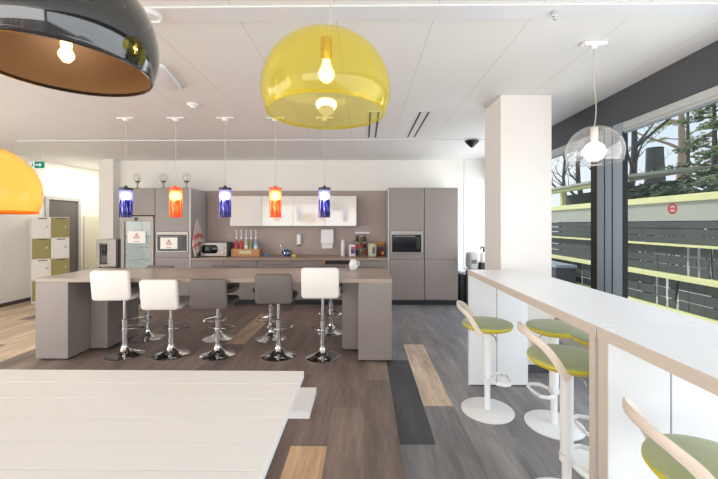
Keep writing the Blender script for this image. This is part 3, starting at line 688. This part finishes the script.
for s in (-.09, .09): MB().tube([(s, 0, .1255), (s, 0, CEIL-2.6505)], .004, 6).obj('hanger', 'white_metal', T)

# ------------------------------------------------------------------ chrome bar stools at the island
def chrome_stool(x, y, rz, leather, zb, label, group):
    T = thing('bar_stool', label, 'bar stool', (x, y, 0), rz, group)
    MB().lathe([(.205, 0), (.207, .006), (.19, .014), (.13, .03), (.075, .052), (.045, .085), (.036, .11), (.036, .125)], 40).obj('base', 'chrome', T)
    MB().lathe([(.029, .1255), (.029, .40), (.033, .402), (.033, .425), (.019, .43), (.019, zb-.02)], 20).obj('column', 'chrome', T)
    pts = [(.035*cos(a), .035*sin(a), .30) for a in (R(60), R(120))]
    loop = [(-.03, .02, .30), (-.11, .06, .295), (-.16, .13, .29), (-.12, .20, .29), (0, .225, .29), (.12, .20, .29), (.16, .13, .29), (.11, .06, .295), (.03, .02, .30)]
    MB().tube(loop, .009, 8).lathe([(.036, .285), (.036, .315)], 16).obj('footrest', 'chrome', T)
    MB().box(-.1, .1, -.1, .1, zb-.02, zb-.001, bev=.006).obj('seat_plate', 'black', T)
    m = MB(); m.slab(.415, .42, .055, .07, .022, Mt((0, 0, zb)) @ Matrix.Rotation(R(4), 4, 'X')); m.obj('seat', leather, T, ang=60)
    m = MB(); A = Mt((0, -.212, zb+.005)) @ Matrix.Rotation(R(97), 4, 'X') @ Mt((0, .165, 0))
    m.slab(.415, .345, .05, .038, .018, A); m.obj('backrest', leather, T, ang=60)
    MB().tube([(.05, .02, zb-.012), (.13, .03, zb-.03), (.19, .03, zb-.06)], .005, 6).obj('lever', 'chrome', T)
    return T
G1, G2 = 'stools on the near side of the island', 'stools on the far side of the island'
chrome_stool(-2.83, 4.17, R(4), 'white_leather', .70, 'leftmost white bar stool with raised back at the near side of island', G1)
chrome_stool(-2.285, 4.185, R(2), 'white_leather', .595, 'low white bar stool second from left, near side of island', G1)
chrome_stool(-1.73, 4.19, R(1), 'grey_leather', .605, 'low grey bar stool in the middle of the near row', G1)
chrome_stool(-1.005, 4.18, R(2), 'grey_leather', .665, 'higher grey bar stool next to the rightmost white one', G1)
chrome_stool(-.478, 4.15, R(0), 'white_leather', .735, 'rightmost white bar stool on the near side of the island', G1)
chrome_stool(-2.93, 4.78, R(176), 'grey_leather', .62, 'far side bar stool seen behind the leftmost white stool', G2)
chrome_stool(-1.97, 4.80, R(183), 'grey_leather', .62, 'far side bar stool seen behind the middle grey stool', G2)
chrome_stool(-1.26, 4.80, R(180), 'grey_leather', .64, 'far side grey bar stool behind the higher grey stool', G2)
chrome_stool(-.475, 5.1, R(180), 'grey_leather', .58, 'far side bar stool behind the rightmost white stool', G2)

# ------------------------------------------------------------------ white boarded table and bench
T = thing('picnic_table', 'white boarded picnic table in the left foreground', 'table', (0, 0, 0))
tx0, tx1 = -2.75, -.325
for i in range(6):
    ya = 1.93-.157*(i+1); MB().box(tx0, tx1, ya+.0012, ya+.157-.0012, .712, .75, bev=.002).obj('table_board', 'white_paint', T)
for x in (-2.4, -.72):
    MB().box(x-.035, x+.035, 1.03, 1.9, .64, .7115, bev=.003).obj('cross_beam', 'white_paint', T)
    for y, s in ((1.74, 1), (1.2, -1)):
        MB().prism([(y-.05, .64-.0005), (y+.05, .64-.0005), (y+.05+.13*s, 0), (y-.05+.13*s, 0)], 'x', x-.035, x+.035).obj('leg', 'white_paint', T)
MB().box(-2.3645, -.7555, 1.44, 1.5, .2, .27).obj('stretcher', 'white_paint', T)
T = thing('bench', 'white slatted bench along the far side of the picnic table', 'bench', (0, 0, 0))
for ya, yb in ((2.075, 2.228), (2.231, 2.386)): MB().box(tx0, -.318, ya, yb, .408, .45, bev=.002).obj('seat_board', 'white_paint', T)
for x in (-2.4, -.72):
    for y in (2.12, 2.34): MB().box(x-.03, x+.03, y-.03, y+.03, 0, .34, bev=.003).obj('leg', 'white_paint', T)
    MB().box(x-.03, x+.03, 2.085, 2.376, .3405, .4075).obj('cross_beam', 'white_paint', T)

# ------------------------------------------------------------------ white bar tables along the window
def bar_table(y0, y1, label, pf, pn):
    T = thing('bar_table', label, 'bar table', (0, 0, 0))
    xa, xb = 1.012, 1.572
    MB().box(xa+.003, xb-.003, y0+.001, y1-.001, 1.0585, 1.107, bev=.001).obj('tabletop', 'white_lam', T)
    MB().box(xa-.001, xa+.0025, y0, y1, 1.058, 1.1065).obj('edge_band', 'birch', T)
    for (pa, pb) in (pf, pn):
        P = MB().box(xa+.003, 1.27, pa, pb, .012, 1.058, bev=.001).box(1.276, xb-.003, pa, pb, .012, 1.058, bev=.001).obj('end_panel', 'white_lam', T)
        MB().box(xa-.001, xa+.0025, pa, pb, .0, 1.0575).obj('edge_band', 'white_lam' if pa > 3 else 'birch', P)
        MB().box(xa+.003, xb-.003, pa+.005, pb-.005, 0, .0115).box(1.2705, 1.2755, pa+.006, pb-.006, .012, 1.05).obj('joint', 'taupe_dark', P)
    return T
bar_table(1.558, 3.462, 'far white bar table with birch edge ending beside the column', (3.41, 3.455), (1.565, 1.605))
bar_table(-.55, 1.552, 'near white bar table cut off at the right edge', (1.486, 1.545), (-.54, -.48))

# ------------------------------------------------------------------ green swivel stools at the bar
def green_stool(x, y, zs, rz, label, group):
    """rz = 0: the backrest stands on the -x side, the sitter faces +x"""
    T = thing('swivel_stool', label, 'bar stool', (x, y, 0), rz, group)
    MB().lathe([(.208, 0), (.21, .004), (.21, .010), (.2, .014), (.03, .018)], 48).obj('base', 'white_metal', T)
    MB().lathe([(.024, .0185), (.024, .30)], 20).obj('column', 'white_metal', T)
    MB().lathe([(.033, .3005), (.033, zs-.075), (.05, zs-.06)], 24).obj('column_sleeve', 'white_metal', T)
    MB().lathe([(.05, zs-.0595), (.15, zs-.055), (.185, zs-.04), (.199, zs-.022), (.198, zs-.0105)], 48).obj('seat_shell', 'lime', T)
    MB().lathe([(.198, zs-.010), (.194, zs-.003), (.175, zs+.003), (.1, zs+.006), (.02, zs+.007)], 48).obj('seat_cushion', 'green', T)
    half = [(-.065, .192, -.054), (-.09, .200, -.03), (-.125, .198, .03), (-.165, .18, .085), (-.205, .14, .118), (-.232, .075, .133)]
    ctl = [Vector(p) for p in half]+[Vector((-.242, 0, .137))]+[Vector((x_, -y_, z_)) for x_, y_, z_ in reversed(half)]
    pts = []
    for i in range(len(ctl)-1):      # Catmull-Rom through the control points
        p0, p1, p2, p3 = ctl[max(i-1, 0)], ctl[i], ctl[i+1], ctl[min(i+2, len(ctl)-1)]
        for k in range(4):
            t = k/4; pts.append(.5*((2*p1)+(p2-p0)*t+(2*p0-5*p1+4*p2-p3)*t*t+(3*p1-p0-3*p2+p3)*t**3)+Vector((0, 0, zs)))
    pts.append(ctl[-1]+Vector((0, 0, zs)))
    MB().tube(pts, .01, 8, flat=(.006, .021)).obj('backrest_band', 'rail', T)
    fz = .27
    lp = [(.03, -.03, fz), (.06, -.10, fz), (.12, -.115, fz), (.165, -.09, fz), (.175, 0, fz), (.165, .09, fz), (.12, .115, fz), (.06, .10, fz), (.03, .03, fz)]
    MB().tube(lp, .01, 8, flat=(.006, .014)).lathe([(.037, fz-.02), (.037, fz+.02)], 18).obj('footrest', 'white_metal', T)
    MB().tube([(.02, -.03, zs-.085), (.05, -.08, zs-.10), (.055, -.1, zs-.125)], .005, 6).obj('lever', 'steel', T)
    return T
GG = 'green swivel stools at the bar'
green_stool(1.028, 2.965, .735, R(-12), 'green swivel stool standing alone before the far bar end panel', GG)
green_stool(1.115, 1.965, .83, R(-8), 'green swivel stool beside the birch edged join of the bar tables', GG)
green_stool(1.125, 1.13, .78, R(-12), 'green swivel stool in the bottom right corner, cut off by the frame', GG)
green_stool(1.468, 2.757, .77, R(185), 'green swivel stool on the window side with its footrest showing', GG)
green_stool(1.535, 2.26, .84, R(175), 'green swivel stool on the window side, mostly hidden by the birch edge', GG)

# ------------------------------------------------------------------ corner behind the bar
T = thing('waste_bin', 'black waste bin with a pale liner beside the tall larder cabinet', 'bin', (1.945, 6.93, 0))
MB().slab(.24, .32, .60, .03, .01).obj('body', 'black', T)
m = MB(); m.rings([[(1.0*(.125+.012*sin(i*2.3+k))*(1 if abs(cos(i*pi/14)) > .1 else .9)*cos(i*pi/14)*1.05, (.165+.01*sin(i*1.7))*sin(i*pi/14), .585+.028*k+.012*sin(i*1.9+k)) for i in range(28)] for k in range(3)])
m.obj('liner', 'bag', T)
T = thing('side_table', 'small white table behind the bar end carrying the dispenser', 'table', (2.24, 6.55, 0))
MB().box(-.345, .25, -.2, .2, .70, .725, bev=.004).obj('tabletop', 'white_lam', T)
for sx in (-.3, .22):
    for sy in (-.17, .17): MB().box(sx-.015, sx+.015, sy-.015, sy+.015, 0, .6995).obj('leg', 'black', T)
T = thing('cushion', 'crumpled pale grey cushion in the corner behind the bar', 'cushion', (1.995, 6.56, .7255))
MB().slab(.19, .28, .31, .06, .05).obj('body', 'grey_bag', T)
MB().box(-.05, .04, -.153, -.1505, .11, .18, bev=.001).obj('patch', 'grey_door', T)
T = thing('drinks_dispenser', 'black and white dispenser in the corner behind the bar', 'dispenser', (2.175, 6.46, .7255))
MB().box(-.075, .075, -.08, .12, 0, .13, bev=.006).obj('base', 'black', T)
MB().lathe([(.06, .1305), (.065, .15), (.06, .29), (.03, .32)], 20).obj('body', 'white_metal', T)
MB().tube([(0, 0, .32), (0, 0, .40), (-.04, 0, .41), (-.06, 0, .375)], .016).obj('spout', 'black', T)

# window sticker
T = thing('window_sticker', 'round red sticker on the window pane by the bar', 'sticker', (2.6315, 3.06, 1.68))
m = MB(); m.lathe([(.046, 0), (.046, .0008), (.030, .0008), (.030, 0)], 32, closed=True); m.box(-.006, .006, -.036, .036, 0, .0007)
r_ = m.obj('ring', 'red', T); r_.rotation_euler = (0, R(-90), 0)
m = MB(); m.lathe([(.0295, 0), (.0295, .0004)], 28); d_ = m.obj('disc', 'grey_bag', T); d_.rotation_euler = (0, R(-90), 0)

# ------------------------------------------------------------------ outside
def ground():
    o = B(2.92, 60, -40, 80, -.6, -.5).obj('ground_outside', 'ground'); o['kind'] = 'structure'
ground()
FX = 6.0
FY0, FY1 = 3., 16.
def fence():
    T = thing('fence', 'tiered dark board fence with rails coloured sunlit yellow outside the window', 'fence', (0, 0, 0))
    MB().box(FX-.06, FX+.1, FY0, FY1, 1.97, 2.10, bev=.005).obj('rail', 'rail_yellow', T)
    MB().box(FX-.09, FX+.1, FY0, FY1, 1.125, 1.165, bev=.004).obj('rail', 'rail_yellow', T)
    MB().box(FX-.12, FX+.1, FY0, FY1, .49, .585, bev=.004).obj('rail', 'rail_yellow', T)
    MB().box(FX-.12, FX+.1, FY0, FY1, -.16, -.09, bev=.004).obj('rail', 'rail_yellow', T)
    MB().box(FX-.02, FX+.02, FY0, FY1, 1.61, 1.9695).obj('fascia', 'fascia', T)
    def rows(z0, z1, n, slots):
        h = (z1-z0)/n
        for k in range(n):
            za, zb = z0+k*h+.007, z0+(k+1)*h-.009
            m = MB(); y = FY0
            for s in slots+[None]:
                e = FY1 if s is None else s[0]
                if e > y: m.box(FX-.01-.008*(k % 2), FX+.008, y, e, za, zb, bev=.003)
                if s: y = s[1]
            m.obj('board', 'fence', T)
    rows(1.165, 1.61, 3, [])
    sl = [(6.17, 6.235), (6.40, 6.465), (6.61, 6.675), (7.3, 7.31)]
    rows(.585, 1.125, 3, sl)
    sl2 = [(6.3, 6.305), (6.62, 6.63), (6.83, 6.9), (7.06, 7.13), (7.31, 7.375), (7.8, 7.81)]
    rows(-.09, .49, 3, sl2+[(9.8, 9.85), (10.3, 10.36)])
    rows(-.5, -.16, 2, [])
    for y in (3.4, 5.4, 7.6, 9.2, 11., 12.8, 14.6): MB().box(FX+.0205, FX+.1, y-.05, y+.05, -.5, 1.96).obj('post', 'fence', T)
fence()
T = thing('storage_box', 'dark blue-grey box outside the far window, low against the fence', 'box', (5.55, 10.55, -.5))
MB().box(-.28, .28, -.75, .75, 0, .84, bev=.02).obj('body', 'dark_band', T); MB().box(-.3, .3, -.77, .77, .8405, .92, bev=.015).obj('lid', 'post', T)
T = thing('shed', 'open pale framed shelter seen behind the fence in the far window', 'shelter', (0, 0, 0))
for y in (11.6, 13.5, 15.8): MB().box(7.45, 7.6, y-.06, y+.06, -.5, 2.75).obj('post', 'rail_yellow', T)
MB().box(7.4, 7.62, 10.3, 17, 2.75, 2.86, bev=.005).obj('beam', 'rail_yellow', T)
MB().prism([(7.3, 2.8605), (10.4, 3.2), (10.4, 3.28), (7.3, 2.94)], 'y', 10.2, 17.1).obj('roof', 'fascia', T)
MB().box(9.6, 9.75, 11, 17, -.5, 2.9).obj('rear_wall', 'fence', T)

def limb(m, p, d, L, r, n, rng, depth):
    pts = [Vector(p)]; rs = [r]; d = Vector(d).normalized()
    for i in range(n):
        d = (d+Vector((rng.uniform(-.16, .16), rng.uniform(-.16, .16), rng.uniform(-.04, .12)))).normalized()
        pts.append(pts[-1]+d*L/n); rs.append(r*(1-.8*(i+1)/n))
        if depth > 0 and i > 0 and rng.random() < .8:
            a = rng.uniform(0, 2*pi); q = (d*.7+Vector((cos(a), sin(a), .35))).normalized()
            limb(m, pts[-1], q, L*rng.uniform(.3, .5), rs[-1]*.55, 4, rng, depth-1)
    m.tube(pts, [max(v, .006) for v in rs], 6)
def bare_tree(x, y, h, r, seed, label, m='bark'):
    rng = random.Random(seed)
    T = thing('bare_tree', label, 'tree', (x, y, -.5), 0, 'bare trees beyond the fence')
    tr = MB(); pts = []; rs = []; px = py = 0.
    for i in range(9):
        pts.append((px, py, h*i/8)); rs.append(r*(1-.75*i/8)); px += rng.uniform(-.16, .16); py += rng.uniform(-.16, .16)
    tr.tube(pts, rs, 10); tr.obj('trunk', m, T)
    br = MB()
    for i in range(3, 9):
        for k in range(2):
            a = rng.uniform(0, 2*pi); limb(br, pts[i], (cos(a), sin(a), rng.uniform(.3, 1.)), h*rng.uniform(.18, .34), rs[i]*.5+.012, 5, rng, 2)
    br.obj('branches', m, T)
bare_tree(12.6, 20.6, 9., .20, 3, 'dark bare tree rising left in the far window')
bare_tree(17., 30.2, 12., .19, 5, 'slim bare tree at the left edge of the far window')
bare_tree(11.6, 15.15, 8.4, .22, 8, 'forked dark bare tree just right of the dark window post')
bare_tree(18.5, 21.8, 13., .3, 15, 'pale barked bare tree right of the dark stump', 'bark_light')
T = thing('slot_backing', 'low pale backing added to brighten the fence slots', 'wall', (0, 0, 0))  # added pale surface that makes the gaps in the fence look bright
MB().box(8.35, 8.45, 6., 10.9, -.5, 1.3).obj('body', 'backing_white', T); MB().box(8.32, 8.48, 6., 10.9, 1.3005, 1.36, bev=.01).obj('coping', 'fascia', T)
T = thing('tree_stump', 'tall dark flat-topped stump among the trees beyond the fence', 'tree stump', (14.6, 18.0, -.5))
m = MB(); rng = random.Random(2)
m.rings([[((.56-.2*k/9)*(1+.06*sin(i*2.1+k))*cos(2*pi*i/18), (.56-.2*k/9)*(1+.06*sin(i*1.7+k*.8))*sin(2*pi*i/18), 5.8*k/9) for i in range(18)] for k in range(10)]); m.obj('trunk', 'stump', T)
m = MB(); m.lathe([(.365, 5.801), (.37, 5.85), (.34, 5.87)], 18); m.obj('cap', 'bark', T)
def leaves(m, c, rad, n, sz, rng, flat=1.):
    for _ in range(n):
        while True:
            v = Vector((rng.uniform(-1, 1), rng.uniform(-1, 1), rng.uniform(-1, 1)))
            if v.length < 1: break
        p = Vector(c)+Vector((v.x*rad, v.y*rad, v.z*rad*flat))
        a = Vector((rng.uniform(-1, 1), rng.uniform(-1, 1), rng.uniform(-.5, .5))).normalized()*sz*rng.uniform(.6, 1.3)
        b = a.orthogonal().normalized()*sz*.45
        vs = [m.bm.verts.new(q) for q in (p-a, p+b, p+a, p-b)]; m.bm.faces.new(vs)
def evergreen(x, y, h, seed, label, m='needle', spread=1.9, z0=1.2, nb=26, dens=42):
    rng = random.Random(seed); T = thing('evergreen_tree', label, 'tree', (x, y, -.5), 0, 'evergreens beyond the fence')
    MB().tube([(0, 0, 0), (.05, .03, h*.5), (0, 0, h)], [.17, .11, .03], 9).obj('trunk', 'bark', T)
    br = MB(); lf = MB()
    for i in range(nb):
        z = z0+(h-z0)*i/nb; a = i*2.4+rng.uniform(-.3, .3); L = spread*(1-.55*i/nb)*rng.uniform(.7, 1.15)
        pts = [(cos(a)*L*u, sin(a)*L*u, z+.35*L*u-.42*L*u*u) for u in (0, .35, .7, 1.)]
        br.tube(pts, [.04, .03, .02, .008], 5)
        for u in (.4, .62, .82, 1.): leaves(lf, (cos(a)*L*u, sin(a)*L*u, z+.35*L*u-.42*L*u*u), .30, dens, .10, rng, .45)
    br.obj('branches', 'bark', T); lf.obj('foliage', m, T, ang=180)
evergreen(11.7, 12.0, 6.4, 4, 'dark evergreen in the right of the near window', dens=26)
evergreen(22., 24.4, 13.5, 9, 'yellow green evergreen reaching the window head', 'needle_light', 3.0, 7.5, 22, 34)
evergreen(9.9, 9.2, 6.6, 6, 'evergreen cut off by the right edge of the window', 'needle', 1.3, 2.6, dens=24)
for i, (x, y, r, l) in enumerate(((7.75, 8.95, .42, 'dark shrub behind the fence below the dark evergreen'), (7.8, 9.95, .42, 'dark shrub behind the fence in front of the stump'), (7.7, 7.85, .38, 'dark shrub behind the fence near the right edge'))):
    rng = random.Random(40+i); T = thing('shrub', l, 'shrub', (x, y, -.5), 0, 'shrubs behind the fence')
    m = MB(); 
    for k in range(5): m.tube([(0, 0, 0), (.15*cos(k*1.3), .15*sin(k*1.3), 1.2), (.25*cos(k*1.3), .25*sin(k*1.3), 2.3)], [.03, .02, .01], 5)
    m.obj('stems', 'bark', T)
    m = MB()
    for k in range(9): leaves(m, (rng.uniform(-.1, .1), rng.uniform(-.1, .1), 2.25+.6*k/8), r, 110, .08, rng, .75)
    m.obj('foliage', 'shrub', T, ang=180)

# ------------------------------------------------------------------ sky and sun
w = bpy.data.worlds.new('sky'); SC.world = w; w.use_nodes = True
N, L = w.node_tree.nodes, w.node_tree.links; N.clear()
out = N.new('ShaderNodeOutputWorld'); bg = N.new('ShaderNodeBackground'); L.new(bg.outputs[0], out.inputs[0])
tc = N.new('ShaderNodeTexCoord'); sp = N.new('ShaderNodeSeparateXYZ'); L.new(tc.outputs['Generated'], sp.inputs[0])
rp = N.new('ShaderNodeValToRGB'); L.new(sp.outputs[2], rp.inputs[0])
e = rp.color_ramp.elements
e[0].position = 0; e[0].color = (.80, .86, .95, 1); e[1].position = .9; e[1].color = (.38, .58, .95, 1)
nz = N.new('ShaderNodeTexNoise'); nz.inputs['Scale'].default_value = 2.6; nz.inputs['Detail'].default_value = 5
L.new(tc.outputs['Generated'], nz.inputs['Vector'])
r2 = N.new('ShaderNodeMapRange'); r2.inputs[1].default_value = .45; r2.inputs[2].default_value = .7; L.new(nz.outputs[0], r2.inputs[0])
mx = N.new('ShaderNodeMix'); mx.data_type = 'RGBA'; L.new(r2.outputs[0], mx.inputs[0]); L.new(rp.outputs[0], mx.inputs[6]); mx.inputs[7].default_value = (.92, .94, .97, 1)
L.new(mx.outputs[2], bg.inputs[0]); bg.inputs[1].default_value = 1.05
sl = bpy.data.lights.new('sun', 'SUN'); sl.energy = 3.0; sl.angle = R(1); sl.color = (1, .95, .86)
so = bpy.data.objects.new('sun', sl); COL.objects.link(so)
so.rotation_euler = Vector((.36, -.62, -.68)).to_track_quat('-Z', 'Y').to_euler()

# ------------------------------------------------------------------ camera
cam = bpy.data.cameras.new('camera'); cam.sensor_width = 36; cam.lens = 355/718*36; cam.shift_y = -15.5/718; cam.clip_start = .02
co = bpy.data.objects.new('camera', cam); COL.objects.link(co); co.location = (0, 0, 1.55); co.rotation_euler = (R(90), 0, .0131)
SC.camera = co
SC.view_settings.view_transform = 'Standard'; SC.view_settings.look = 'None'; SC.view_settings.gamma = 1; SC.view_settings.use_curve_mapping = False
SC.view_settings.exposure = .14
SC.cycles.use_denoising = True
SC.cycles.max_bounces = 10; SC.cycles.transparent_max_bounces = 24
